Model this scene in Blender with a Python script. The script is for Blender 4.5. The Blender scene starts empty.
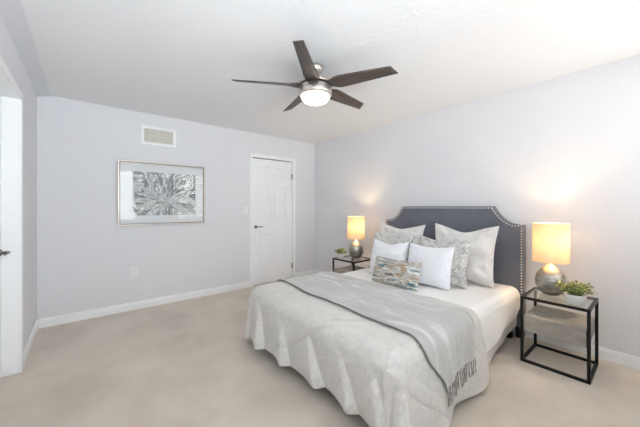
import bpy, bmesh, math, random
from mathutils import Vector, Matrix, noise
random.seed(7)
S = bpy.context.scene
COL = S.collection
R = math.radians

# ------------------------------------------------------------------ camera
cd = bpy.data.cameras.new('camera'); cam = bpy.data.objects.new('camera', cd); COL.objects.link(cam)
cam.location = (0, 0, 1.26)
cam.rotation_euler = (R(90), 0, R(-39.73))
cd.sensor_width = 36; cd.lens = 281.5 * 36 / 640; cd.shift_y = -6.5 / 640
cd.clip_start = 0.02
S.camera = cam
# ------------------------------------------------------------------ world, light, exposure
W = bpy.data.worlds.new('sky'); S.world = W; W.use_nodes = True
W.node_tree.nodes['Background'].inputs[0].default_value = (0.9, 0.95, 1.0, 1)
W.node_tree.nodes['Background'].inputs[1].default_value = 2.5
S.view_settings.view_transform = 'Standard'; S.view_settings.look = 'None'
S.view_settings.gamma = 1; S.view_settings.use_curve_mapping = False
S.view_settings.exposure = 0.18
S.cycles.use_denoising = True
S.cycles.max_bounces = 12; S.cycles.diffuse_bounces = 8; S.cycles.transparent_max_bounces = 16
S.cycles.sample_clamp_indirect = 6
S.cycles.caustics_reflective = False; S.cycles.caustics_refractive = False

XL, XR, YB, YR, ZC = -0.39, 3.30, 4.12, -0.62, 2.44   # left, right, back, rear walls, ceiling
WIN = [(-0.10, 1.02), (2.04, 3.0)]                   # rear windows (x ranges)
WZ = (0.90, 2.22)

def area(name, loc, rot, sx, sy, power, color):
    l = bpy.data.lights.new(name, 'AREA'); l.shape = 'RECTANGLE'; l.size = sx; l.size_y = sy
    l.energy = power; l.color = color
    o = bpy.data.objects.new(name, l); COL.objects.link(o); o.location = loc; o.rotation_euler = rot
    return o
# daylight standing just outside each rear window, shining in through the blinds
for (x0, x1), wp, wc in zip(WIN, (122, 36), ((0.87, 0.94, 1.0), (1.0, 0.985, 0.96))):
    area('window_daylight', ((x0+x1)/2, YR-0.42, (WZ[0]+WZ[1])/2), (R(90), 0, 0), x1-x0+.2, WZ[1]-WZ[0]+.2, wp*(x1-x0), wc)

# ------------------------------------------------------------------ materials
def srgb(r, g, b):
    f = lambda c: (c/255/12.92) if c/255 <= .04045 else ((c/255+.055)/1.055)**2.4
    return (f(r), f(g), f(b), 1)
class NM:
    def __init__(s, name, col, rough=.6, metal=0, spec=.5, sheen=0):
        s.m = bpy.data.materials.new(name); s.m.use_nodes = True; s.nt = s.m.node_tree
        s.b = s.nt.nodes['Principled BSDF']; s.out = s.nt.nodes['Material Output']
        s.set('Base Color', col); s.set('Roughness', rough); s.set('Metallic', metal); s.set('Specular IOR Level', spec)
        if sheen: s.set('Sheen Weight', sheen)
        s.tc = s.n('ShaderNodeTexCoord')
        s.h = None
    def set(s, k, v): s.b.inputs[k].default_value = v
    def n(s, t, **kw):
        x = s.nt.nodes.new(t)
        for k, v in kw.items():
            if k in x.inputs: x.inputs[k].default_value = v
            else: setattr(x, k, v)
        return x
    def l(s, a, b): s.nt.links.new(a, b)
    def map(s, scale=(1,1,1), loc=(0,0,0), rot=(0,0,0), space='Object'):
        m = s.n('ShaderNodeMapping'); m.inputs['Scale'].default_value = scale
        m.inputs['Location'].default_value = loc; m.inputs['Rotation'].default_value = rot
        s.l(s.tc.outputs[space], m.inputs[0]); return m.outputs[0]
    def noise(s, vec, scale, detail=3, dist=0, rough=.5):
        x = s.n('ShaderNodeTexNoise'); x.inputs['Scale'].default_value = scale
        x.inputs['Detail'].default_value = detail; x.inputs['Distortion'].default_value = dist
        x.inputs['Roughness'].default_value = rough
        s.l(vec, x.inputs['Vector']); return x.outputs[0]
    def ramp(s, fac, stops, to='Base Color'):
        r = s.n('ShaderNodeValToRGB'); e = r.color_ramp.elements
        while len(e) < len(stops): e.new(.5)
        for i, (p, c) in enumerate(stops): e[i].position = p; e[i].color = c
        s.l(fac, r.inputs[0])
        if to: s.l(r.outputs[0], s.b.inputs[to])
        return r.outputs[0]
    def bump(s, h, strength=.3, dist=.01):
        b = s.n('ShaderNodeBump'); b.inputs['Strength'].default_value = strength; b.inputs['Distance'].default_value = dist
        s.l(h, b.inputs['Height'])
        if s.h: s.l(s.h, b.inputs['Normal'])
        s.l(b.outputs[0], s.b.inputs['Normal']); s.h = b.outputs[0]
        return s

def simple(name, col, rough=.6, metal=0, **k): return NM(name, col, rough, metal, **k).m
M = {}
a = NM('wall_paint', srgb(227, 228, 231), .75, spec=.25); a.bump(a.noise(a.map(), 160, 2), .06, .002); M['wall'] = a.m
a = NM('ceiling_paint', srgb(241, 242, 243), .9, spec=.1)
n1 = a.noise(a.map(), 26, 4, .6); r1 = a.ramp(n1, [(.45, (0,0,0,1)), (.62, (1,1,1,1))], None); a.bump(r1, .35, .004); M['ceiling'] = a.m
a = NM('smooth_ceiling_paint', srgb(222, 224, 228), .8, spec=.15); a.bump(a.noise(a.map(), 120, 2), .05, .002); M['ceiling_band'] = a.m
a = NM('white_trim', srgb(246, 247, 248), .35, spec=.5); a.bump(a.noise(a.map(), 90, 2), .03, .001); M['trim'] = a.m
a = NM('door_paint', srgb(244, 246, 248), .4, spec=.5); a.bump(a.noise(a.map((1,1,.12)), 110, 3), .06, .001); M['door'] = a.m
a = NM('carpet', srgb(196, 184, 170), .97, spec=.05, sheen=.3)
a.ramp(a.noise(a.map(), 2.2, 4, .5), [(.3, srgb(202, 190, 176)), (.7, srgb(220, 209, 195))])
a.bump(a.noise(a.map(), 6, 4, 1.6), .3, .02); a.bump(a.noise(a.map(), 90, 3), .5, .008); M['carpet'] = a.m
a = NM('headboard_fabric', srgb(96, 98, 107), .85, spec=.25, sheen=.25)
a.ramp(a.noise(a.map((1,1,1)), 5, 3), [(.3, srgb(104, 107, 117)), (.7, srgb(115, 118, 128))]); a.bump(a.noise(a.map(), 350, 2), .3, .002)
a.bump(a.noise(a.map((1,1,3)), 4, 2), .2, .02); M['headboard'] = a.m
M['nail'] = simple('nail_metal', srgb(225, 221, 214), .3, .55)
M['nickel'] = None
a = NM('brushed_nickel', srgb(214, 207, 198), .28, .9); a.bump(a.noise(a.map((1,1,60)), 12, 2), .05, .001); M['nickel'] = a.m
M['dark_metal'] = simple('dark_slot_metal', srgb(35, 33, 32), .5, .6)
M['black'] = simple('black_metal', srgb(22, 22, 23), .42, .3)
a = NM('blade_wood', srgb(84, 74, 68), .38, spec=.5)
a.ramp(a.noise(a.map((3, 38, 38)), 1.5, 4, .6), [(.3, srgb(62, 54, 50)), (.7, srgb(96, 84, 77))]); M['blade'] = a.m
a = NM('grey_oak', srgb(150, 145, 140), .6)
w = a.noise(a.map((11, 3.2, 11)), 3.4, 6, .6, .7); a.ramp(w, [(.3, srgb(128, 124, 118)), (.5, srgb(152, 146, 138)), (.72, srgb(172, 165, 155))]); a.bump(w, .2, .002); M['oak'] = a.m
# thin clear glass
def glassmat(name, refl, tint=(1,1,1,1), gain=1.0):
    m = bpy.data.materials.new(name); m.use_nodes = True; nt = m.node_tree; nt.nodes.remove(nt.nodes['Principled BSDF'])
    g = nt.nodes.new('ShaderNodeBsdfGlossy'); g.inputs['Roughness'].default_value = 0.01; g.inputs[0].default_value = (1,1,1,1)
    t = nt.nodes.new('ShaderNodeBsdfTransparent'); t.inputs[0].default_value = tint
    f = nt.nodes.new('ShaderNodeFresnel'); f.inputs[0].default_value = 1.5
    ad = nt.nodes.new('ShaderNodeMath'); ad.operation = 'MULTIPLY_ADD'; ad.inputs[1].default_value = gain; ad.inputs[2].default_value = refl
    ge = nt.nodes.new('ShaderNodeNewGeometry'); io = nt.nodes.new('ShaderNodeMath'); io.operation = 'MULTIPLY_ADD'
    io.inputs[1].default_value = 1/1.5-1.5; io.inputs[2].default_value = 1.5   # same reflectance on both faces of a thin pane
    nt.links.new(ge.outputs['Backfacing'], io.inputs[0]); nt.links.new(io.outputs[0], f.inputs[0])
    nt.links.new(f.outputs[0], ad.inputs[0])
    mx = nt.nodes.new('ShaderNodeMixShader'); nt.links.new(ad.outputs[0], mx.inputs[0])
    nt.links.new(t.outputs[0], mx.inputs[1]); nt.links.new(g.outputs[0], mx.inputs[2])
    nt.links.new(mx.outputs[0], nt.nodes['Material Output'].inputs[0]); return m
M['glass'] = glassmat('clear_glass', .0, (.95, .97, .96, 1))
M['pic_glass'] = glassmat('picture_glass', .0, gain=.3)
M['win_glass'] = glassmat('window_glass', .0)
# lamp base: brushed silvery mercury glass
a = NM('mercury_glass', srgb(160, 158, 152), .3, .75)
w = a.noise(a.map((1, 1, 9)), 5, 5, .5, .7); a.ramp(w, [(.3, srgb(112, 110, 106)), (.55, srgb(170, 167, 160)), (.75, srgb(208, 204, 196))]); a.bump(w, .15, .003); M['mercury'] = a.m
# lamp shade: translucent linen
def shademat():
    m = bpy.data.materials.new('shade_linen'); m.use_nodes = True; nt = m.node_tree; nt.nodes.remove(nt.nodes['Principled BSDF'])
    d = nt.nodes.new('ShaderNodeBsdfDiffuse'); d.inputs[0].default_value = srgb(222, 205, 178)
    t = nt.nodes.new('ShaderNodeBsdfTranslucent')
    tc = nt.nodes.new('ShaderNodeTexCoord'); mp = nt.nodes.new('ShaderNodeMapping'); mp.inputs['Scale'].default_value = (60, 60, 14)
    nz = nt.nodes.new('ShaderNodeTexNoise'); nz.inputs['Scale'].default_value = 3
    rp = nt.nodes.new('ShaderNodeValToRGB'); rp.color_ramp.elements[0].color = srgb(205, 170, 115); rp.color_ramp.elements[1].color = srgb(225, 192, 140)
    nt.links.new(tc.outputs['Object'], mp.inputs[0]); nt.links.new(mp.outputs[0], nz.inputs[0]); nt.links.new(nz.outputs[0], rp.inputs[0]); nt.links.new(rp.outputs[0], t.inputs[0])
    mx = nt.nodes.new('ShaderNodeMixShader'); mx.inputs[0].default_value = .13
    nt.links.new(d.outputs[0], mx.inputs[1]); nt.links.new(t.outputs[0], mx.inputs[2]); nt.links.new(mx.outputs[0], nt.nodes['Material Output'].inputs[0])
    return m
M['shade'] = shademat()
def emis(name, col, st):
    a = NM(name, col, .5); a.set('Emission Color', col); a.set('Emission Strength', st); return a.m
M['bowl'] = emis('lit_opal_glass', (1.0, .92, .80, 1), 7)
M['bulb'] = emis('lit_bulb', (1.0, .75, .42, 1), 6)
# textiles
a = NM('comforter_cloth', srgb(228, 222, 214), .9, spec=.12, sheen=.3)
mp = a.map(); n1 = a.noise(mp, 13, 3, 2.2)
w = a.n('ShaderNodeTexWave'); w.wave_type = 'RINGS'; w.inputs['Scale'].default_value = 9; w.inputs['Distortion'].default_value = 14; w.inputs['Detail'].default_value = 2; w.inputs['Detail Scale'].default_value = 1.6
a.l(mp, w.inputs['Vector']); a.ramp(n1, [(.3, srgb(204, 201, 196)), (.7, srgb(215, 212, 207))])
wv = a.n('ShaderNodeTexWave'); wv.bands_direction = 'DIAGONAL'; wv.inputs['Scale'].default_value = .9; wv.inputs['Distortion'].default_value = 2.2; wv.inputs['Detail'].default_value = 0; wv.inputs['Detail Scale'].default_value = .8
a.l(mp, wv.inputs['Vector']); a.bump(a.ramp(wv.outputs[1], [(.93, (0,0,0,1)), (1.0, (1,1,1,1))], None), .8, .012)
a.bump(w.outputs[1], .22, .006); a.bump(a.noise(mp, 60, 3, 1.5), .25, .003); M['comforter'] = a.m
a = NM('throw_cloth', srgb(190, 189, 188), .7, spec=.2, sheen=.4)
w = a.noise(a.map((5, 1.1, 1.6), rot=(0, 0, .25)), 2.0, 4, 1.2, .55); a.ramp(w, [(.34, srgb(176, 175, 173)), (.56, srgb(188, 187, 185)), (.70, srgb(212, 210, 207))]); a.bump(a.noise(a.map(), 300, 2), .2, .002); M['throw'] = a.m
M['throw_edge'] = simple('throw_binding', srgb(120, 116, 113), .9)
a = NM('fringe_yarn', srgb(150, 146, 143), .9, spec=.1); a.ramp(a.noise(a.map(), 60, 2), [(.35, srgb(128, 124, 121)), (.65, srgb(190, 187, 184))]); M['fringe'] = a.m
a = NM('quilt_cotton', srgb(243, 242, 240), .85, spec=.15, sheen=.2)
w = a.n('ShaderNodeTexWave'); w.bands_direction = 'Z'; w.inputs['Scale'].default_value = 15; w.inputs['Distortion'].default_value = 1.5; w.inputs['Detail'].default_value = 1
a.l(a.map(), w.inputs['Vector']); a.bump(w.outputs[1], .22, .008); a.bump(a.noise(a.map(), 90, 2), .2, .003); M['quilt'] = a.m
a = NM('under_sheet', srgb(214, 211, 208), .85, spec=.15); a.bump(a.noise(a.map((2, 2, .6)), 9, 3, .8), .3, .012); M['sheet'] = a.m
a = NM('mattress_cloth', srgb(235, 234, 232), .9); M['mattress'] = a.m
a = NM('white_cotton', srgb(240, 241, 245), .85, spec=.15, sheen=.2); a.bump(a.noise(a.map(), 14, 3, .8), .15, .01); M['white_plain'] = a.m
a = NM('white_waffle', srgb(238, 240, 245), .85, spec=.15)
v = a.n('ShaderNodeTexVoronoi'); v.inputs['Scale'].default_value = 42; v.inputs['Randomness'].default_value = .1; a.l(a.map(rot=(0, 0, .78)), v.inputs['Vector']); a.bump(v.outputs[0], .5, .006); M['white_waffle'] = a.m
a = NM('ivory_satin', srgb(226, 222, 215), .42, spec=.4, sheen=.3)
a.ramp(a.noise(a.map((1, 1, 1)), 7, 3, 1.5), [(.3, srgb(216, 214, 212)), (.7, srgb(234, 232, 230))]); a.bump(a.noise(a.map(), 9, 3, 1.2), .25, .012); M['satin'] = a.m
a = NM('grey_marbled_satin', srgb(200, 200, 198), .45, spec=.35)
w = a.noise(a.map((1, 1, 1)), 5.5, 4, 3.8, .55); a.ramp(w, [(.30, srgb(168, 168, 166)), (.42, srgb(214, 214, 212)), (.49, srgb(146, 146, 144)), (.53, srgb(222, 222, 219)), (.66, srgb(196, 196, 193)), (.8, srgb(232, 231, 228))])
a.bump(w, .2, .006); M['marbled'] = a.m
a = NM('painterly_cloth', srgb(220, 220, 215), .7, spec=.2)
w1 = a.noise(a.map((2.2, 1.5, 26), rot=(0, .06, .0)), 1.0, 5, 1.1, .6)
c1 = a.ramp(w1, [(.30, srgb(40, 92, 108)), (.38, srgb(70, 120, 132)), (.42, srgb(226, 227, 224)), (.47, srgb(206, 205, 200)), (.52, srgb(122, 112, 100)), (.55, srgb(228, 228, 224)), (.62, srgb(158, 148, 132)), (.66, srgb(96, 98, 92))], None)
w2 = a.noise(a.map((9, 5, 24), loc=(3, 1, 5)), 1.6, 4, 1.0, .6)
c2 = a.ramp(w2, [(.54, (0,0,0,1)), (.60, (.8,.8,.8,1))], None)
mx = a.n('ShaderNodeMix', data_type='RGBA'); a.l(c2, mx.inputs[0]); a.l(c1, mx.inputs[6]); mx.inputs[7].default_value = srgb(170, 136, 96)
a.l(mx.outputs[2], a.b.inputs['Base Color']); M['painterly'] = a.m
# others
a = NM('art_print', (.5, .5, .5, 1), .6)
tc = a.map(loc=(-.02, 0, .10), space='Object')
sx = a.n('ShaderNodeSeparateXYZ'); a.l(tc, sx.inputs[0])
at = a.n('ShaderNodeMath', operation='ARCTAN2'); a.l(sx.outputs[0], at.inputs[0]); a.l(sx.outputs[2], at.inputs[1])
ln = a.n('ShaderNodeVectorMath', operation='LENGTH'); a.l(tc, ln.inputs[0])
cb = a.n('ShaderNodeCombineXYZ'); a.l(at.outputs[0], cb.inputs[0]); a.l(ln.outputs['Value'], cb.inputs[1])
mp2 = a.n('ShaderNodeMapping'); mp2.inputs['Scale'].default_value = (3.0, 4.6, 1); a.l(cb.outputs[0], mp2.inputs[0])
w = a.noise(mp2.outputs[0], 1.3, 2, 1.3, .45)
a.ramp(w, [(.30, srgb(96, 100, 102)), (.42, srgb(146, 150, 152)), (.50, srgb(184, 188, 188)), (.54, srgb(252, 253, 253)), (.59, srgb(160, 164, 165)), (.72, srgb(215, 218, 218))]); M['art'] = a.m
M['mat_board'] = simple('mat_board', srgb(226, 229, 231), .8)
M['frame_side'] = simple('frame_champagne', srgb(196, 190, 182), .35, .6)
M['frame_lip'] = simple('frame_bronze_lip', srgb(120, 102, 86), .45, .5)
M['grille'] = simple('vent_grille', srgb(232, 230, 220), .6)
M['grille_dark'] = simple('vent_duct', srgb(196, 194, 184), .8)
M['plastic'] = simple('white_plastic', srgb(238, 238, 238), .35)
M['slot'] = simple('dark_slot', srgb(50, 50, 50), .6)
M['satin_nickel'] = simple('satin_nickel', srgb(120, 116, 112), .35, .9)
M['pot'] = simple('white_ceramic', srgb(235, 235, 233), .35)
M['soil'] = simple('potting_moss', srgb(70, 66, 40), .95)
a = NM('leaf_green', srgb(96, 116, 60), .55); a.ramp(a.noise(a.map(), 45, 2), [(.35, srgb(84, 104, 52)), (.65, srgb(164, 174, 104))]); M['leaf'] = a.m
M['blossom'] = simple('cream_blossom', srgb(240, 226, 160), .6)
M['blind'] = simple('blind_slat_white', srgb(240, 240, 238), .5)
M['dark_wood'] = simple('dark_bed_rail', srgb(30, 28, 28), .5)

# ------------------------------------------------------------------ mesh helpers
def box(bm, x0, x1, y0, y1, z0, z1, mi=0):
    v = [bm.verts.new(p) for p in ((x0,y0,z0),(x1,y0,z0),(x1,y1,z0),(x0,y1,z0),(x0,y0,z1),(x1,y0,z1),(x1,y1,z1),(x0,y1,z1))]
    for f in ((0,3,2,1),(4,5,6,7),(0,1,5,4),(1,2,6,5),(2,3,7,6),(3,0,4,7)):
        fc = bm.faces.new([v[i] for i in f]); fc.material_index = mi
def lathe(bm, prof, seg=40, c=(0,0,0), cap=True, smooth=True):
    rings = []
    for r, z in prof:
        rings.append([bm.verts.new((c[0]+r*math.cos(2*math.pi*k/seg), c[1]+r*math.sin(2*math.pi*k/seg), c[2]+z)) for k in range(seg)])
    for A, B in zip(rings, rings[1:]):
        for k in range(seg):
            f = bm.faces.new((A[k], A[(k+1)%seg], B[(k+1)%seg], B[k])); f.smooth = smooth
    if cap:
        if prof[0][0] > 1e-4: bm.faces.new(rings[0][::-1])
        if prof[-1][0] > 1e-4: bm.faces.new(rings[-1])
def tube(bm, pts, r, seg=8):
    pts = [Vector(p) for p in pts]; rings = []
    rr = r if isinstance(r, (list, tuple)) else [r]*len(pts)
    for i, p in enumerate(pts):
        d = (pts[min(i+1, len(pts)-1)] - pts[max(i-1, 0)]).normalized()
        u = d.cross(Vector((0,0,1)));
        if u.length < 1e-3: u = d.cross(Vector((1,0,0)))
        u.normalize(); w = d.cross(u)
        rings.append([bm.verts.new(p + rr[i]*(u*math.cos(2*math.pi*k/seg) + w*math.sin(2*math.pi*k/seg))) for k in range(seg)])
    for A, B in zip(rings, rings[1:]):
        for k in range(seg):
            f = bm.faces.new((A[k], A[(k+1)%seg], B[(k+1)%seg], B[k])); f.smooth = True
    bm.faces.new(rings[0][::-1]); bm.faces.new(rings[-1])
def prism(bm, pts, ax, a0, a1):
    """pts 2D polygon; extruded along axis ax ('x','y','z') from a0 to a1"""
    def P(p, t): return {'x': (t, p[0], p[1]), 'y': (p[0], t, p[1]), 'z': (p[0], p[1], t)}[ax]
    A = [bm.verts.new(P(p, a0)) for p in pts]; B = [bm.verts.new(P(p, a1)) for p in pts]; n = len(pts)
    bm.faces.new(A[::-1]); bm.faces.new(B)
    for i in range(n): bm.faces.new((A[i], A[(i+1)%n], B[(i+1)%n], B[i]))
def obj(name, bm, mat, parent=None, loc=None, bevel=0, rot=None):
    bmesh.ops.recalc_face_normals(bm, faces=bm.faces)
    me = bpy.data.meshes.new(name); bm.to_mesh(me); bm.free()
    for m in (mat if isinstance(mat, (list, tuple)) else [mat]): me.materials.append(m)
    o = bpy.data.objects.new(name, me); COL.objects.link(o)
    if parent: o.parent = parent
    if loc: o.location = loc
    if rot: o.rotation_euler = rot
    if bevel:
        b = o.modifiers.new('bevel', 'BEVEL'); b.width = bevel; b.segments = 2; b.limit_method = 'ANGLE'
    return o
def B(): return bmesh.new()
def tag(o, label, cat, group=None):
    o['label'] = label; o['category'] = cat
    if group: o['group'] = group
    return o
def thing(name, label, cat, loc=(0,0,0), rz=0, group=None):
    o = bpy.data.objects.new(name, None); COL.objects.link(o); o.location = loc; o.rotation_euler = (0,0,rz)
    o.empty_display_size = .05
    return tag(o, label, cat, group)
def struct(name, bm, mat, bevel=0, loc=None):
    o = obj(name, bm, mat, bevel=bevel, loc=loc); o['kind'] = 'structure'; return o
def dup(root, loc, rz=0, label=None):
    def cp(o, par):
        c = o.copy(); COL.objects.link(c); c.parent = par
        for ch in [q for q in list(o.children)]: cp(ch, c)
        return c
    r = cp(root, None); r.location = loc; r.rotation_euler = (0,0,rz)
    if label: r['label'] = label
    return r
def ss(a, b, x):
    t = max(0, min(1, (x-a)/(b-a))); return t*t*(3-2*t)

# ------------------------------------------------------------------ room shell
T = 0.12
bm = B(); box(bm, XL-T, XR+T, YR-T, YB+T, -.1, 0); struct('floor', bm, M['carpet'])
bm = B(); box(bm, XL-T, XR+T, YR-T, YB+T, ZC, ZC+.1); struct('ceiling', bm, M['ceiling'])
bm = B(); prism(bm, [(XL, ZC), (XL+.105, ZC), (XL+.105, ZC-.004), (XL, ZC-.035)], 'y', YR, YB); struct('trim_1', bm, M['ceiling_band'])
DX = (2.030, 2.790); DZ = 2.055      # back door opening
bm = B(); box(bm, XL-T, DX[0]-.012, YB, YB+T, 0, ZC); box(bm, DX[1]+.012, XR+T, YB, YB+T, 0, ZC); box(bm, DX[0]-.012, DX[1]+.012, YB, YB+T, DZ+.012, ZC)
struct('wall_back', bm, M['wall'])
bm = B(); box(bm, XR, XR+T, YR-T, YB, 0, ZC); struct('wall_right', bm, M['wall'])
bm = B(); box(bm, DX[0]-.1, DX[1]+.1, YB+T+.02, YB+T+.05, 0, ZC); box(bm, DX[0]-.1, DX[1]+.1, YB+T, YB+T+.05, DZ+.03, DZ+.1); box(bm, DX[0]-.1, DX[0]-.02, YB+T, YB+T+.02, 0, DZ+.03); box(bm, DX[1]+.02, DX[1]+.1, YB+T, YB+T+.02, 0, DZ+.03); struct('light_block_back', bm, M['wall'])  # unseen panel added behind the back door to keep its gaps dark
LY = (2.30, 3.10)                    # left doorway (y range)
bm = B(); box(bm, XL-T, XL, LY[1]+.012, YB, 0, ZC); box(bm, XL-T, XL, YR-T, LY[0]-.012, 0, ZC); box(bm, XL-T, XL, LY[0]-.012, LY[1]+.012, 2.09, ZC)
struct('wall_left', bm, M['wall'])
bm = B(); box(bm, XL-T-.05, XL-T-.02, LY[0]-.1, LY[1]+.1, 0, 2.2); box(bm, XL-T-.02, XL-T, LY[0]-.1, LY[1]+.1, 2.11, 2.2); box(bm, XL-T-.02, XL-T, LY[0]-.1, LY[0]-.02, 0, 2.11); box(bm, XL-T-.02, XL-T, LY[1]+.02, LY[1]+.1, 0, 2.11); struct('light_block_left', bm, M['wall'])  # unseen backing added behind the left door to stop sky light leaking in
# rear wall with two window openings
bm = B()
xs = [XL] + [q for w in WIN for q in w] + [XR]
for i in range(0, len(xs), 2): box(bm, xs[i], xs[i+1], YR-T, YR, 0, ZC)
for x0, x1 in WIN: box(bm, x0, x1, YR-T, YR, 0, WZ[0]); box(bm, x0, x1, YR-T, YR, WZ[1], ZC)
struct('wall_rear', bm, M['wall'])
for i, (x0, x1) in enumerate(WIN):
    r = thing('window_%d' % (i+1), '', ''); del r['label']; del r['category']; r['kind'] = 'structure'; r.location = ((x0+x1)/2, YR, WZ[0])
    hw = (x1-x0)/2; hh = WZ[1]-WZ[0]
    bm = B()
    for s in (-1, 1): box(bm, s*hw-.03 if s > 0 else -hw, hw if s > 0 else -hw+.03, -T, -.05, 0, hh)
    box(bm, -hw+.03, hw-.03, -T, -.05, 0, .03); box(bm, -hw+.03, hw-.03, -T, -.05, hh-.03, hh); box(bm, -.018, .018, -T+.01, -.06, .03, hh-.03)
    obj('window_frame', bm, M['trim'], r)
    bm = B(); box(bm, -hw+.03, hw-.03, -.092, -.088, .03, hh-.03); obj('window_pane', bm, M['win_glass'], r)
    bm = B()
    box(bm, -hw-.07, -hw, .0, .015, -.07, hh+.07); box(bm, hw, hw+.07, .0, .015, -.07, hh+.07); box(bm, -hw, hw, 0, .015, hh, hh+.07); box(bm, -hw, hw, 0, .03, -.07, 0)
    obj('window_casing', bm, M['trim'], r)
    b = thing('window_blind', 'white horizontal slat blind hung in the rear window %s' % ('nearer the left wall' if i == 0 else 'nearer the right wall'), 'blind', ((x0+x1)/2, YR, WZ[0]), 0, 'white slat blinds')
    bm = B(); box(bm, -hw+.005, hw-.005, -.045, -.005, hh-.045, hh-.002); obj('headrail', bm, M['blind'], b)
    bm = B(); z = .02
    z = .04
    while z < hh-.08:
        p = [(-.046, z-.011), (-.006, z+.009), (-.006, z+.012), (-.046, z-.008)]
        prism(bm, p, 'x', -hw+.008, hw-.008); z += .050
    obj('slats', bm, M['blind'], b)

def base_profile(): return [(0, 0), (.014, 0), (.014, .066), (.010, .072), (.010, .084), (.004, .092), (0, .094)]
def baseboard(name, axis, a0, a1, wall, sign):
    bm = B(); pts = [(wall+sign*p, z) for p, z in base_profile()]
    prism(bm, pts, axis, a0, a1); return struct(name, bm, M['trim'])
CW = .055
baseboard('baseboard_back', 'x', XL+.014, DX[0]-CW, YB, -1)
bm = B(); prism(bm, [(YB-p, z) for p, z in base_profile()], 'x', DX[1]+CW+.008, XR-.014); struct('baseboard_back', bm, M['trim'])
baseboard('baseboard_right', 'y', YR, YB, XR, -1)
baseboard('baseboard_left', 'y', LY[1]+CW+.02, YB, XL, 1)
baseboard('baseboard_left', 'y', YR, LY[0]-CW-.02, XL, 1)
baseboard('baseboard_rear', 'x', XL+.014, XR-.014, YR, 1)
# ------------------------------------------------------------------ doors
def six_panel(bm, w, h, t, mi=0):
    """door slab in x 0..w, front face at y=0 (towards -y), panels recessed with raised fields"""
    st = .105; rails = [(0, .20), (.80, .92), (1.60, 1.69), (h-.12, h)]
    mid = (w/2-.05, w/2+.05)
    box(bm, 0, st, 0, t, 0, h); box(bm, w-st, w, 0, t, 0, h); [box(bm, mid[0], mid[1], 0, t, rails[q][1], rails[q+1][0]) for q in range(3)]
    for a, b_ in rails: box(bm, st, w-st, 0, t, a, b_)
    for (x0, x1) in ((st, mid[0]), (mid[1], w-st)):
        for k in range(3):
            z0, z1 = rails[k][1], rails[k+1][0]
            o = .0; i1, i2 = .014, .042
            def ring(ins, y): return [bm.verts.new(p) for p in ((x0+ins, y, z0+ins), (x1-ins, y, z0+ins), (x1-ins, y, z1-ins), (x0+ins, y, z1-ins))]
            rs = [ring(0, .0), ring(i1, .010), ring(i1+.004, .010), ring(i2, .003)]
            for A, Bq in zip(rs, rs[1:]):
                for q in range(4): bm.faces.new((A[q], A[(q+1)%4], Bq[(q+1)%4], Bq[q]))
            bm.faces.new(rs[-1])
def lever(parent, x, z, d, y=0):
    """lever handle: rose at (x, y, z), lever pointing along d*x"""
    bm = B(); lathe(bm, [(.026, 0), (.026, .006), (.022, .010), (.009, .012), (.009, .045), (.0, .045)], 24)
    bmesh.ops.rotate(bm, verts=bm.verts, matrix=Matrix.Rotation(R(90), 3, 'X'))
    bmesh.ops.translate(bm, verts=bm.verts, vec=(x, y, z))
    tube(bm, [(x, y-.045, z), (x+d*.03, y-.047, z), (x+d*.08, y-.045, z), (x+d*.115, y-.040, z-.002)], [.009, .0085, .0075, .006], 10)
    return obj('door_handle', bm, M['satin_nickel'], parent)
d1 = bpy.data.objects.new('door_1', None); COL.objects.link(d1); d1.location = (DX[0], YB+.012, .012); d1['kind'] = 'structure'
bm = B(); six_panel(bm, DX[1]-DX[0], 2.03, .036); obj('door_panel', bm, M['door'], d1)
lever(d1, .062, .93, 1)
for z in (.22, 1.78):
    bm = B(); box(bm, .752, .768, -.014, .0, z-.045, z+.045); lathe(bm, [(.006, -.048), (.006, .048)], 10, (.762, -.014, z)); obj('hinge', bm, M['satin_nickel'], d1)
def casing_x(name, x0, x1, ztop, y, cw=CW):
    bm = B()
    for a, b_, s in ((x0-cw, x0, 1), (x1, x1+cw, -1)):
        box(bm, a, b_, y-.013, y, 0, ztop+.0)
        box(bm, a if s > 0 else b_-.018, a+.018 if s > 0 else b_, y-.018, y-.013, 0, ztop+cw)
    box(bm, x0-cw, x1+cw, y-.013, y, ztop, ztop+cw); box(bm, x0-cw, x1+cw, y-.018, y-.013, ztop+cw-.018, ztop+cw)
    # jambs
    box(bm, x0-.012, x0-.001, y, y+T, 0, ztop); box(bm, x1+.001, x1+.012, y, y+T, 0, ztop); box(bm, x0-.012, x1+.012, y, y+T, ztop+.001, ztop+.012)
    return struct(name, bm, M['trim'], bevel=.003)
casing_x('trim_2', DX[0], DX[1]+.003, DZ, YB)
# left doorway: jamb, casing, recessed door
bm = B()
for a, b_ in ((LY[0]-CW-.012, LY[0]-.0), (LY[1], LY[1]+CW+.012)): box(bm, XL, XL+.014, a, b_, 0, 2.078)
box(bm, XL, XL+.014, LY[0]-CW-.012, LY[1]+CW+.012, 2.078, 2.078+CW)
box(bm, XL-T, XL, LY[1], LY[1]+.012, 0, 2.078); box(bm, XL-T, XL, LY[0]-.012, LY[0], 0, 2.078); box(bm, XL-T, XL, LY[0]-.012, LY[1]+.012, 2.078, 2.09)
struct('trim_3', bm, M['trim'], bevel=.003)
d2 = bpy.data.objects.new('door_2', None); COL.objects.link(d2); d2.location = (XL-.090, LY[0]+.003, .012); d2.rotation_euler = (0, 0, R(90)); d2['kind'] = 'structure'
bm = B(); six_panel(bm, LY[1]-LY[0]-.006, 2.06, .022)
for v in bm.verts: v.co.y = v.co.y
obj('door_panel', bm, M['door'], d2)
lever(d2, .737, .917, -1)

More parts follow.
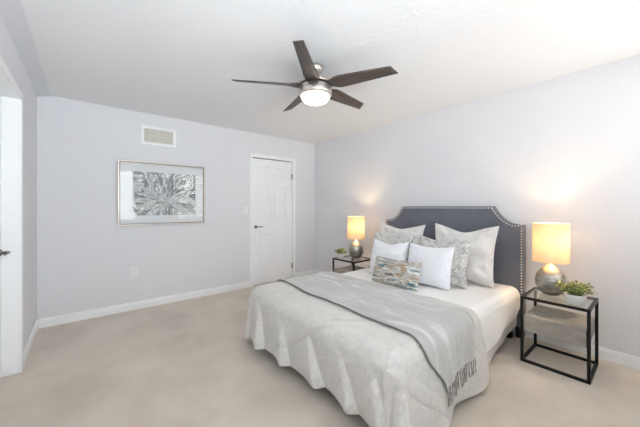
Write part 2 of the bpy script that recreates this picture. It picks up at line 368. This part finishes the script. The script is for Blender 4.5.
# ------------------------------------------------------------------ wall fittings
# vent
vx0, vx1, vz0, vz1 = .527, .918, 2.048, 2.282
v = thing('air_vent', 'white framed air return grille high on the wall above the picture', 'vent', ((vx0+vx1)/2, YB, (vz0+vz1)/2))
hw, hh = (vx1-vx0)/2, (vz1-vz0)/2
bm = B(); fw = .032
box(bm, -hw, hw, -.012, 0, hh-fw, hh); box(bm, -hw, hw, -.012, 0, -hh, -hh+fw); box(bm, -hw, -hw+fw, -.012, 0, -hh+fw, hh-fw); box(bm, hw-fw, hw, -.012, 0, -hh+fw, hh-fw)
obj('vent_frame', bm, M['trim'], v, bevel=.004)
bm = B(); box(bm, -hw+fw, hw-fw, -.002, -.0005, -hh+fw, hh-fw); obj('vent_backing', bm, M['grille_dark'], v)
bm = B(); x = -hw+fw+.004
while x < hw-fw-.006: box(bm, x, x+.006, -.010, -.002, -hh+fw, hh-fw); x += .0125
box(bm, -hw+fw, hw-fw, -.0105, -.009, -.002, .002); obj('vent_louvres', bm, M['grille'], v)
# outlet and switch
o = thing('wall_outlet', 'white electrical outlet plate low on the wall below the picture', 'outlet', (.454, YB, .46))
bm = B(); box(bm, -.036, .036, -.006, 0, -.058, .058); obj('cover_plate', bm, M['plastic'], o, bevel=.002)
for s in (-1, 1):
    bm = B(); lathe(bm, [(.017, 0), (.017, .003)], 20); bmesh.ops.rotate(bm, verts=bm.verts, matrix=Matrix.Rotation(R(90), 3, 'X')); bmesh.ops.translate(bm, verts=bm.verts, vec=(0, -.006, s*.024))
    sk = obj('socket', bm, M['plastic'], o)
    bm = B(); box(bm, -.008, -.005, -.0096, -.009, s*.024-.003, s*.024+.007); box(bm, .005, .008, -.0096, -.009, s*.024-.003, s*.024+.007); box(bm, -.002, .002, -.0096, -.009, s*.024-.011, s*.024-.007)
    obj('socket_slot', bm, M['slot'], sk)
o = thing('light_switch', 'white light switch plate beside the left edge of the closed door', 'switch', (1.912, YB, 1.215))
bm = B(); box(bm, -.036, .036, -.006, 0, -.058, .058); obj('cover_plate', bm, M['plastic'], o, bevel=.002)
bm = B(); prism(bm, [(-.006, -.034), (-.012, .034), (-.006, .034)], 'x', -.017, .017); obj('rocker', bm, M['plastic'], o)
# picture
px0, px1, pz0, pz1 = .290, 1.286, 1.036, 1.824
p = thing('framed_picture', 'framed black and white abstract print behind glass on the pale wall', 'picture', ((px0+px1)/2, YB, (pz0+pz1)/2))
hw, hh = (px1-px0)/2, (pz1-pz0)/2
bm = B(); fw = .013
for a in ((-hw, hw, hh-fw, hh), (-hw, hw, -hh, -hh+fw), (-hw, -hw+fw, -hh+fw, hh-fw), (hw-fw, hw, -hh+fw, hh-fw)): box(bm, a[0], a[1], -.035, 0, a[2], a[3])
obj('picture_frame', bm, M['frame_side'], p, bevel=.002)
bm = B(); f2 = .007
W2, H2 = hw-fw, hh-fw
for a in ((-W2, W2, H2-f2, H2), (-W2, W2, -H2, -H2+f2), (-W2, -W2+f2, -H2+f2, H2-f2), (W2-f2, W2, -H2+f2, H2-f2)): box(bm, a[0], a[1], -.031, -.002, a[2], a[3])
obj('frame_lip', bm, M['frame_lip'], p)
bm = B(); box(bm, -W2+f2, W2-f2, -.016, -.004, -H2+f2, H2-f2); obj('mat_board', bm, M['mat_board'], p)
bm = B(); box(bm, -.355, .375, -.018, -.016, -.275, .270); obj('art_print', bm, M['art'], p)
bm = B(); box(bm, -W2+f2, W2-f2, -.026, -.024, -H2+f2, H2-f2); obj('glass_pane', bm, M['pic_glass'], p)

# ------------------------------------------------------------------ ceiling fan
FX, FY = 1.485, 1.847
f = thing('ceiling_fan', 'five blade ceiling fan with nickel housing and lit round glass bowl', 'ceiling fan', (FX, FY, ZC))
bm = B(); lathe(bm, [(.066, 0), (.066, -.018), (.060, -.038), (.044, -.055), (.022, -.062)], 32); obj('canopy', bm, M['nickel'], f)
bm = B(); lathe(bm, [(.013, -.062), (.013, -.12)], 16); obj('downrod', bm, M['nickel'], f)
bm = B(); lathe(bm, [(.03, -.108), (.085, -.112), (.122, -.120), (.131, -.134), (.132, -.156)], 48); obj('motor_housing', bm, M['nickel'], f)
bm = B(); lathe(bm, [(.118, -.156), (.118, -.172)], 40); obj('blade_slot', bm, M['dark_metal'], f)
bm = B(); lathe(bm, [(.130, -.172), (.138, -.178), (.139, -.232), (.133, -.246), (.118, -.250)], 48); obj('light_ring', bm, M['nickel'], f)
bm = B(); lathe(bm, [(.121, -.246), (.117, -.268), (.098, -.290), (.066, -.304), (.03, -.310), (.0, -.311)], 48); obj('glass_bowl', bm, M['bowl'], f)
bm = B(); NB = 18
top, bot = [], []
pitch = R(17)
for i in range(NB+1):
    t = i/NB; r = .105 + t*(.655-.105)
    w0 = .044 + .024*ss(0, .18, t) - .028*max(0, t-.15)/.85
    sw = 0            # slight sweep
    pt = pitch*ss(0, .25, t)
    tipskew = .0
    rowt, rowb = [], []
    for j in range(5):
        q = -1 + j/2; yy = q*w0 + sw; rr = r + (.02*q*(t**8))
        z = -.166 - math.sin(pt)*yy; y = math.cos(pt)*yy
        rowt.append(bm.verts.new((rr, y, z+.004))); rowb.append(bm.verts.new((rr, y, z-.004)))
    top.append(rowt); bot.append(rowb)
for i in range(NB):
    for j in range(4):
        for Rw in (top, bot):
            fc = bm.faces.new((Rw[i][j], Rw[i+1][j], Rw[i+1][j+1], Rw[i][j+1])); fc.smooth = True
    for j in (0, 4): bm.faces.new((top[i][j], top[i+1][j], bot[i+1][j], bot[i][j]))
for i in (0, NB):
    for j in range(4): bm.faces.new((top[i][j], top[i][j+1], bot[i][j+1], bot[i][j]))
blade = obj('blade', bm, M['blade'], f)
base = -98.3 - 39.73
for k in range(5):
    b = blade if k == 0 else blade.copy()
    if k: COL.objects.link(b); b.parent = f
    b.rotation_euler = (0, 0, R(base + 72*k))

# ------------------------------------------------------------------ bed
ZB = .465
XF, XH, YN, YF = 1.20, 3.185, .875, 2.365       # mattress block
bed = thing('bed', 'queen bed with blue grey scalloped headboard edged in nail heads', 'bed', (3.2, 1.62, 0))
bx, by = 3.2, 1.62
def half_outline():      # from centre-top out to lower right corner: offsets (dy from 1.62, z)
    pts = [(0, 1.267), (.537, 1.267)]
    P = [(.537, 1.267), (.565, 1.215), (.63, 1.098), (.745, 1.090)]
    for i in range(1, 13):
        t = i/12; a = [(1-t)**3, 3*t*(1-t)**2, 3*t*t*(1-t), t**3]
        pts.append((sum(a[k]*P[k][0] for k in range(4)), sum(a[k]*P[k][1] for k in range(4))))
    pts += [(.80, 1.088), (.80, .10)]
    return pts
ho = half_outline()
outline = [(-a, z) for a, z in ho[::-1]] + ho[1:]
bm = B(); prism(bm, outline, 'x', 0.0, .075)
hb = obj('headboard', bm, M['headboard'], bed, bevel=.006)
# piping channel inside nail line
def inset_line(pts, d):
    out = []
    for i, p in enumerate(pts):
        a = Vector(pts[max(i-1, 0)]); b_ = Vector(pts[min(i+1, len(pts)-1)]); t = (b_-a).normalized()
        out.append(Vector(p) + Vector((t.y, -t.x))*d)
    return out
path = inset_line([(-.80, .36)] + [q for q in outline if q[1] > .2] + [(.80, .32)], .018)
path[0] = Vector((-.782, .36)); path[-1] = Vector((.782, .55))
for k, pp in enumerate(path):
    pp.x = max(-.782, min(.782, pp.x))
L = [0]
for a, b_ in zip(path, path[1:]): L.append(L[-1] + (b_-a).length)
NN = 113; nb = B()
lathe(nb, [(.0088, 0), (.0082, .003), (.0052, .0062), (.0, .0075)], 10)
bmesh.ops.rotate(nb, verts=nb.verts, matrix=Matrix.Rotation(R(-90), 3, 'Y'))
nail = obj('nail_head', nb, M['nail'], hb)
first = True
vis = []
for k in range(NN):
    s_ = L[-1]*k/(NN-1)
    i = max(j for j in range(len(L)) if L[j] <= s_+1e-9); i = min(i, len(path)-2)
    q = path[i].lerp(path[i+1], (s_-L[i])/max(1e-6, L[i+1]-L[i]))
    if q.x > .6 and q.y < .85: continue   # hidden behind the bedding on the far side
    vis.append(q)
print('nails', len(vis))
for k, q in enumerate(vis):
    o = nail if k == 0 else nail.copy()
    if k: COL.objects.link(o); o.parent = hb
    o.location = (-.0005, q.x, q.y)
# outline uses local y offset = + is far side, so keep near side at -y
bm = B(); box(bm, XF+.10-bx, -.001, YN+.03-by, YN+.055-by, .10, .27); obj('side_rail', bm, M['dark_wood'], bed)
bm = B(); box(bm, XF+.03-bx, -.001, YF-.055-by, YF-.03-by, .10, .27); obj('side_rail', bm, M['dark_wood'], bed)
bm = B(); box(bm, XF+.10-bx, XF+.125-bx, YN+.055-by, YF-.055-by, .10, .27); obj('foot_rail', bm, M['dark_wood'], bed)
bm = B(); box(bm, XF+.125-bx, -.001, YN+.055-by, YF-.055-by, .24, .268); obj('slat_base', bm, M['dark_wood'], bed)
for x in (XF+.12, 3.13):
    for y in (YN+.03, YF-.09):
        bm = B(); box(bm, x-bx, x+.06-bx, y-by, y+.06-by, 0, .10); obj('leg', bm, M['dark_wood'], bed)
for s in (-1, 1):
    bm = B(); box(bm, .01, .065, s*.76-.03, s*.76+.03, 0, .10); obj('headboard_leg', bm, M['dark_wood'], bed)
bm = B(); box(bm, XF, XH, YN, YF, .271, ZB); tag(obj('mattress', bm, M['mattress'], bevel=.04), 'white mattress under the quilt and bedding of the bed', 'mattress')

# ---- draped cloth
def nz(x, y, z=0): return noise.noise(Vector((x, y, z)))
class Drape:
    def __init__(s, x0, x1, y0, y1, z, rad, flare=.06, floor=.012):
        s.x0, s.x1, s.y0, s.y1, s.z, s.r, s.fl, s.floor = x0+rad, x1, y0+rad, y1-rad, z, rad, flare, floor
    def at(s, X, Y, off=0, fold=None):
        cx = min(max(X, s.x0), s.x1); cy = min(max(Y, s.y0), s.y1)
        vx, vy = X-cx, Y-cy; d = math.hypot(vx, vy)
        if d < 1e-6: return Vector((X, Y, s.z+off))
        nx, ny = vx/d, vy/d; r = s.r
        a = min(d/r, math.pi/2); h = (r+off)*math.sin(a); z = s.z - r + (r+off)*math.cos(a)
        e = d - r*math.pi/2
        if e > 0:
            fl = s.fl
            h += fl*e; z -= e*math.sqrt(1-fl*fl)
            if fold: h += fold(X, Y, e, nx, ny)
        if z < s.floor+off*.4:
            ex = s.floor+off*.4 - z; z = s.floor+off*.4 + .004*nz(X*9, Y*9); h += ex*.75
        return Vector((cx+nx*h, cy+ny*h, z))
def cloth(name, fn, nu, nv, mat, thick, smooth=True, off=-1, sub=1):
    bm = B(); G = [[bm.verts.new(fn(i/nu, j/nv)) for j in range(nv+1)] for i in range(nu+1)]
    for i in range(nu):
        for j in range(nv):
            fc = bm.faces.new((G[i][j], G[i+1][j], G[i+1][j+1], G[i][j+1])); fc.smooth = smooth
    me = bpy.data.meshes.new(name); bm.normal_update(); bm.to_mesh(me); bm.free(); me.materials.append(mat)
    o = bpy.data.objects.new(name, me); COL.objects.link(o)
    if thick:
        m = o.modifiers.new('thickness', 'SOLIDIFY'); m.thickness = thick; m.offset = off
    if sub:
        m = o.modifiers.new('smooth', 'SUBSURF'); m.levels = sub; m.render_levels = sub
    return o
lerp = lambda a, b, t: a+(b-a)*t
def gauss(x, c, w): return math.exp(-((x-c)/w)**2)

# under sheet (hem rises toward the headboard)
DS = Drape(XF, 3.17, YN-.010, YF+.010, ZB+.008, .05, .0)
def f_sheet(u, v):
    X = lerp(2.15, 3.16, u); drop = lerp(.47, .33, ss(.1, .9, u))
    Y = lerp(YN-drop, YF+.35, v)
    return DS.at(X, Y, 0, lambda X, Y, e, nx, ny: .003*math.sin(X*23+e*3)*min(1, e*4))
tag(cloth('flat_sheet', f_sheet, 40, 110, M['sheet'], .004, off=1, sub=0), 'pale grey flat sheet hanging lowest on the bed side by the headboard', 'sheet')
# white quilt
DQ = Drape(XF, 3.172, YN-.030, YF+.028, ZB+.024, .075, .03)
def f_quilt(u, v):
    X = lerp(1.95, 3.165, u); drop = lerp(.38, .23, ss(0, 1, u)) - .04*ss(.85, 1, u)
    Y = lerp(YN-drop, YF+.30, v)
    p = DQ.at(X, Y, 0, lambda X, Y, e, nx, ny: .007*math.sin(X*15+1)*min(1, e*5))
    p.z += .004*nz(X*4, Y*4) if p.z > ZB-.02 else 0
    return p
tag(cloth('quilt', f_quilt, 50, 110, M['quilt'], .008, off=1, sub=1), 'white ribbed cotton quilt covering the head half of the bed', 'quilt')
# comforter
DC = Drape(XF-.045, 2.6, YN-.060, YF+.045, ZB+.048, .075, .10, .030)
FOOTF = [(2.20, .10), (1.86, .09), (1.52, .09), (1.22, .095), (.98, .10)]
def ridge(x, w=.30):     # sharp crest falling away slowly on the far side
    return math.exp(-x/w*2.2) if x > 0 else math.exp(-(x/.028)**2)
def fold_c(X, Y, e, nx, ny):
    t = min(1, e/.4); h = 0
    if nx < -.3:                            # foot face and corners
        for c, a in FOOTF: h = max(h, a*t*ridge(Y + .30*e - c))
        h = (h-.04*t - .070*t*(1-ss(1.35, 1.95, Y)))*abs(nx)
    if abs(nx) > .05 and abs(ny) > .05:     # fan folds round the corners
        th = math.atan2(abs(ny), abs(nx)); h += .045*t*math.sin(th*6.0+.6)
    if abs(ny) > .5 : h += .028*t*math.sin(X*13+1.0)*abs(ny)
    return h + .012*t*nz(X*5, Y*5)
def comf_flat(u, v):
    X = lerp(.77, 2.125, u); yn = YN-.060-.43; yf = YF+.045+.42
    yn2 = yn
    Y = lerp(yn, yf, v)
    # rounded corner of the cloth
    return X, Y
def f_comf(u, v):
    X, Y = comf_flat(u, v)
    # foot drop a little uneven
    if X < DC.x0: X = DC.x0 - (DC.x0-X)*(1 + .06*nz(Y*3, 2.2)) + 0
    # round corner: pull in length of the diagonal
    ax = max(0, DC.x0-X); ay = max(0, DC.y0-Y, Y-DC.y1)
    if ax > 0 and ay > 0:
        d = math.hypot(ax, ay); lim = .60
        if d > lim:
            k = (lim + (d-lim)*.12)/d; sgn = 1 if Y > DC.y1 else -1
            X = DC.x0-ax*k; Y = (DC.y1+ay*k) if sgn > 0 else (DC.y0-ay*k)
    p = DC.at(X, Y, 0, fold_c)
    p.z += (.010*nz(X*3.1, Y*3.1) + .005*nz(X*9, Y*9)) * ss(ZB-.1, ZB, p.z) + .002
    # head-side edge leans with slight waviness
    p.x += .012*math.sin(Y*7)*ss(1.9, 2.17, X) if X > 1.9 else 0
    p.x += .07*ss(0, .35, DC.y0-Y)*ss(1.7, 2.17, X)
    return p
tag(cloth('comforter', f_comf, 110, 190, M['comforter'], .020, off=1, sub=1), 'cream quilted comforter draped over the foot of the bed to the carpet', 'comforter')
# throw
def f_throw_pt(u, v, off=.034):
    """u 0 head edge .. 1 foot edge; v 0 near hem .. 1 far hem"""
    yn = DC.y0 - .265 - .05*u; Y = lerp(yn, YF+.045+.22, v)
    over = max(0, DC.y0-Y)
    xh = 2.03 + .05*math.sin((Y-.9)/1.4*math.pi)*(1 if Y > .9 else 0) ; w = .64 - .25*ss(.04, .30, over) + .03*math.sin((Y-.9)/1.4*math.pi)*(1 if Y > .9 else 0)
    xh -= .11*ss(0, .28, over)
    w -= .07*ss(1.6, 2.35, Y)
    X = xh - w*u
    X2 = max(X, DC.x0+.002)
    p = DC.at(X2, Y, off, fold_c)
    k = ss(ZB-.1, ZB, p.z)
    p.z += (.010*nz(X*3.1, Y*3.1) + .005*nz(X*9, Y*9)) * k + .002 + .0015*k*(1+nz(X*5, Y*2.2, 4))
    if over > .1: p.y -= .008*(1+math.sin(u*19))*ss(.1, .4, over)
    return p
th = tag(cloth('throw_blanket', lambda u, v: f_throw_pt(u, v), 40, 150, M['throw'], .006, off=0, sub=1), 'silver grey fringed throw laid across the comforter', 'throw blanket')
bm = B(); tube(bm, [f_throw_pt(1.0, i/140) + Vector((-.004, 0, -.001)) for i in range(141)], .0035, 6); obj('edge_binding', bm, M['throw_edge'], th)
NT = 18
for k in range(NT):
    u = (k+.5)/NT; p0 = f_throw_pt(u, 0.0); p1 = f_throw_pt(u, .012); d = (p0-p1).normalized()
    bm = B()
    for q in range(2):
        L_ = .10 + random.uniform(-.015, .02); ox = random.uniform(-.004, .004); sw = random.uniform(-.016, .016)
        pts = [p0 - d*.004 + Vector((ox*t*1.5+sw*t*t, -.006*t - .004*math.sin(t*3), -L_*t)) for t in (0, .15, .35, .6, .8, 1)]
        tube(bm, pts, [.0042, .0034, .0028, .0026, .0024, .0012], 5)
    obj('tassel', bm, M['fringe'], th)

# ---- pillows
def pillow(name, label, w, h, t, mat, loc, tilt, rz, sag=.02, pinch=.10, flange=0, seed=0, wr=.008, piping=None, lean=0, dent=0.0, group=None):
    bm = B(); N = 30
    def P(u, v, s):
        # u across, v up; both -1..1
        ex = 1 - pinch*(1-v*v)*abs(u)**3*.9; ez = 1 - pinch*(1-u*u)*abs(v)**3*.9
        x = w/2*u*ex; z = h/2*v*ez
        if v > 0: z -= sag*(1-u*u)*v*v + dent*math.exp(-(u/.45)**2)*v*v
        body = max(0, (1-abs(u/(1-flange))**2.6) if abs(u) < 1-flange else 0) * max(0, (1-abs(v/(1-flange))**2.6) if abs(v) < 1-flange else 0)
        th_ = t/2*body**.5*(1-.15*v)
        wn = wr*nz(x*9+seed, z*9, seed*1.7) + wr*.6*nz(x*22, z*22+seed, s*3)
        rad = math.hypot(u, v)
        cr = wr*.9*math.sin(math.atan2(abs(v), abs(u))*16+seed)*ss(.55, 1.1, rad)*min(1, body*8+.15)
        y = s*(th_+ (wn+cr)*min(1, body*3)) + wr*.8*nz(u*2+seed, v*2)*1.0
        return (x, y, z)
    fr = {}; bk = {}
    for i in range(N+1):
        for j in range(N+1):
            u = -1+2*i/N; v = -1+2*j/N
            u = math.sin(u*math.pi/2)*.4+u*.6; v = math.sin(v*math.pi/2)*.4+v*.6
            edge = i in (0, N) or j in (0, N)
            a_ = Vector(P(u, v, -1))
            fr[i, j] = bm.verts.new(a_)
            bk[i, j] = fr[i, j] if edge else bm.verts.new(P(u, v, 1) if P(u, v, 1)[1]-a_.y > .003 else (a_.x, a_.y+.003, a_.z))
    for i in range(N):
        for j in range(N):
            for D in (fr, bk):
                vs = (D[i, j], D[i+1, j], D[i+1, j+1], D[i, j+1])
                try: fc = bm.faces.new(vs if D is fr else vs[::-1]); fc.smooth = True
                except ValueError: pass
    o = obj(name, bm, mat); o.location = loc
    # local -y faces the viewer; turn so that it faces -x, then lean back
    o.rotation_euler = (Matrix.Rotation(rz, 3, 'Z') @ Matrix.Rotation(R(-90), 3, 'Z') @ Matrix.Rotation(lean, 3, 'Y') @ Matrix.Rotation(-tilt, 3, 'X')).to_euler()
    m = o.modifiers.new('smooth', 'SUBSURF'); m.levels = 1; m.render_levels = 1
    return tag(o, label, 'pillow', group)
ZT = ZB + .038
def place(w, h, tilt, xb, yc):        # centre from the bottom-edge line at x=xb
    return (xb + h/2*math.sin(tilt), yc, ZT + h/2*math.cos(tilt))
def PL(label, w, h, t, mat, xb, yc, tilt, rz=0, **k):
    tl = R(tilt); pillow('pillow', label, w, h, t, mat, place(w, h, tl, xb, yc), tl, R(rz), **k)
PL('large ivory satin pillow against the headboard nearest the lit right lamp', .66, .60, .17, M['satin'], 2.91, 1.30, 14, 0, seed=1, dent=.045, flange=.05, wr=.017)
PL('large ivory satin pillow against the headboard on the far side', .66, .575, .17, M['satin'], 2.91, 2.06, 14, 0, seed=5, dent=.03, flange=.05, wr=.017)
PL('grey marbled pillow behind the textured white pillow, on the near side', .56, .48, .15, M['marbled'], 2.675, 1.40, 18, 0, seed=9, dent=.02, wr=.010)
PL('grey marbled pillow behind the plain white pillow, on the far side', .57, .475, .15, M['marbled'], 2.675, 2.015, 18, 0, seed=13, wr=.008)
PL('white pillow with textured dimpled weave, in front on the near side', .47, .405, .14, M['white_waffle'], 2.51, 1.43, 14, 0, seed=17, pinch=.06, wr=.005)
PL('plain white pillow half hidden behind the multicoloured lumbar pillow', .47, .405, .14, M['white_plain'], 2.515, 1.91, 14, 0, seed=21, dent=.02, pinch=.08)
PL('small rectangular lumbar pillow in teal, tan and grey brushstrokes, frontmost on the bed', .53, .262, .12, M['painterly'], 2.27, 1.635, 17, 0, seed=25, pinch=.06, wr=.006, sag=.005)

# ------------------------------------------------------------------ nightstands
NSW, NSD, NSH = .42, .41, .530     # along y, along x, height
def nightstand(loc, label):
    n = thing('nightstand', label, 'nightstand', loc, 0, 'nightstands either side of the bed')
    t = .020; w, d, h = NSW/2, NSD/2, NSH
    for sx in (-1, 1):
        for sy in (-1, 1):
            bm = B(); x = sx*(d-t/2); y = sy*(w-t/2); box(bm, x-t/2, x+t/2, y-t/2, y+t/2, 0, h); obj('leg', bm, M['black'], n, bevel=.0015)
    for nm, z0 in (('top_frame', h-t), ('bottom_frame', 0.0)):
        bm = B()
        for s in (-1, 1):
            x = s*(d-t/2); box(bm, x-t/2, x+t/2, -w+t, w-t, z0, z0+t)
            y = s*(w-t/2); box(bm, -d+t, d-t, y-t/2, y+t/2, z0, z0+t)
        obj(nm, bm, M['black'], n, bevel=.0015)
    bm = B(); box(bm, -d+t, d-t, -w+t, w-t, h-.008, h-.001); obj('glass_top', bm, M['glass'], n)
    bm = B(); box(bm, -d+.012, d-.012, -w+t+.001, w-t-.001, .252, .378); dr = obj('drawer_box', bm, M['oak'], n, bevel=.002)
    bm = B(); box(bm, -d+.002, -d+.011, -w+t+.004, w-t-.004, .256, .372); obj('drawer_front', bm, M['oak'], dr, bevel=.001)
    return n
NR = (2.742+NSD/2, .517, 0); NL = (2.722+NSD/2, 2.785, 0)
nightstand(NR, 'black metal nightstand with grey wood drawer right of the bed, fully in view')
nl = nightstand(NL, 'black metal nightstand on the far side of the bed near the door, partly hidden')

# ------------------------------------------------------------------ lamps
def lamp(loc, label, power):
    n = thing('table_lamp', label, 'lamp', loc, 0, 'lit table lamps')
    bm = B(); lathe(bm, [(.052, 0), (.060, .006), (.082, .030), (.100, .066), (.107, .105), (.103, .143), (.087, .180), (.060, .212), (.034, .234), (.020, .248), (.016, .262)], 40)
    obj('lamp_base', bm, M['mercury'], n)
    bm = B(); lathe(bm, [(.011, .262), (.011, .30), (.017, .302), (.017, .335), (.0035, .338), (.0035, .584), (.0, .585)], 16)
    for k in range(3):
        a_ = k*2*math.pi/3; tube(bm, [(0, 0, .578), (.121*math.cos(a_), .121*math.sin(a_), .578)], .002, 6)
    obj('lamp_stem', bm, M['nickel'], n)
    bm = B(); lathe(bm, [(.1235, .272), (.1215, .592)], 56, cap=False)
    sh = obj('lamp_shade', bm, M['shade'], n)
    l = bpy.data.lights.new('lamp_bulb', 'POINT'); l.energy = power; l.color = (1, .74, .45); l.shadow_soft_size = .03
    o = bpy.data.objects.new('lamp_bulb', l); COL.objects.link(o); o.parent = n; o.location = (0.0, -.03, .455)
    return n
lamp((3.0, .58, NSH), 'lit table lamp with linen drum shade on the right nightstand', 9)
lamp((2.993, 2.79, NSH), 'lit table lamp with linen drum shade on the far nightstand', 9)

# ------------------------------------------------------------------ potted plants
def plant(loc, label, sc, seed, nfl, ns=85):
    rnd = random.Random(seed)
    n = thing('potted_plant', label, 'plant', loc, 0, 'small potted plants on the nightstands')
    bm = B(); lathe(bm, [(.050*sc, 0), (.056*sc, .004), (.066*sc, .070*sc), (.066*sc, .074*sc), (.060*sc, .074*sc), (.058*sc, .062*sc)], 36); obj('pot', bm, M['pot'], n)
    bm = B(); lathe(bm, [(.057*sc, .060*sc), (.03*sc, .068*sc), (0, .070*sc)], 24, cap=False); obj('soil', bm, M['soil'], n)
    bm = B(); tips = []
    for k in range(ns):
        az = rnd.uniform(0, 2*math.pi); el = rnd.uniform(.15, 1.5); L_ = rnd.uniform(.060, .105)*sc*(1.15 if el < .8 else .9)
        b0 = Vector((rnd.uniform(-.03, .03), rnd.uniform(-.03, .03), .066))*sc
        dr = Vector((math.cos(az)*math.cos(el), math.sin(az)*math.cos(el), math.sin(el)*.85))
        mid = b0 + dr*L_*.6 + Vector((0, 0, .012*sc)); end = b0 + dr*L_ + Vector((0, 0, .010*sc)); end.z = max(end.z, .06*sc)
        tube(bm, [b0, mid, end], .0011*sc, 4); tips.append(end)
        for q in range(9):
            t = rnd.uniform(.35, 1.05); c = b0.lerp(end, t) + Vector((rnd.uniform(-.008, .008), rnd.uniform(-.008, .008), .006))*sc
            ld = Vector((rnd.uniform(-1, 1), rnd.uniform(-1, 1), rnd.uniform(-.2, .9))).normalized()
            sd = ld.cross(Vector((rnd.uniform(-1, 1), rnd.uniform(-1, 1), rnd.uniform(-1, 1)))).normalized()
            nn = ld.cross(sd); ll = rnd.uniform(.015, .026)*sc; ww = ll*.34
            vs = [c, c+ld*ll*.35+sd*ww+nn*.002, c+ld*ll*.75+sd*ww*.7, c+ld*ll, c+ld*ll*.75-sd*ww*.7, c+ld*ll*.35-sd*ww+nn*.002]
            bm.faces.new([bm.verts.new(v_) for v_ in vs])
    fo = obj('foliage', bm, M['leaf'], n); fo['kind'] = 'stuff'
    rnd.shuffle(tips)
    for k in range(nfl):
        c = tips[k]; bm = B()
        for q in range(6):
            a_ = q*math.pi/3 + rnd.random(); rr = .0105*sc
            dv = Vector((math.cos(a_), math.sin(a_), .45)); sdv = Vector((-math.sin(a_), math.cos(a_), 0))
            vs = [c, c+dv*rr*.5+sdv*rr*.4, c+dv*rr*1.1, c+dv*rr*.5-sdv*rr*.4]
            bm.faces.new([bm.verts.new(v_ + Vector((0, 0, .004))) for v_ in vs])
        bmesh.ops.create_icosphere(bm, subdivisions=1, radius=.003*sc, matrix=Matrix.Translation(c+Vector((0, 0, .006))))
        obj('blossom', bm, M['blossom'], n)
    return n
plant((2.845, .405, NSH), 'small white potted plant with cream blossoms beside the right lamp', 1.0, 3, 60)
plant((2.805, 2.915, NSH), 'small white potted plant beside the far lamp', .85, 8, 22, 60)
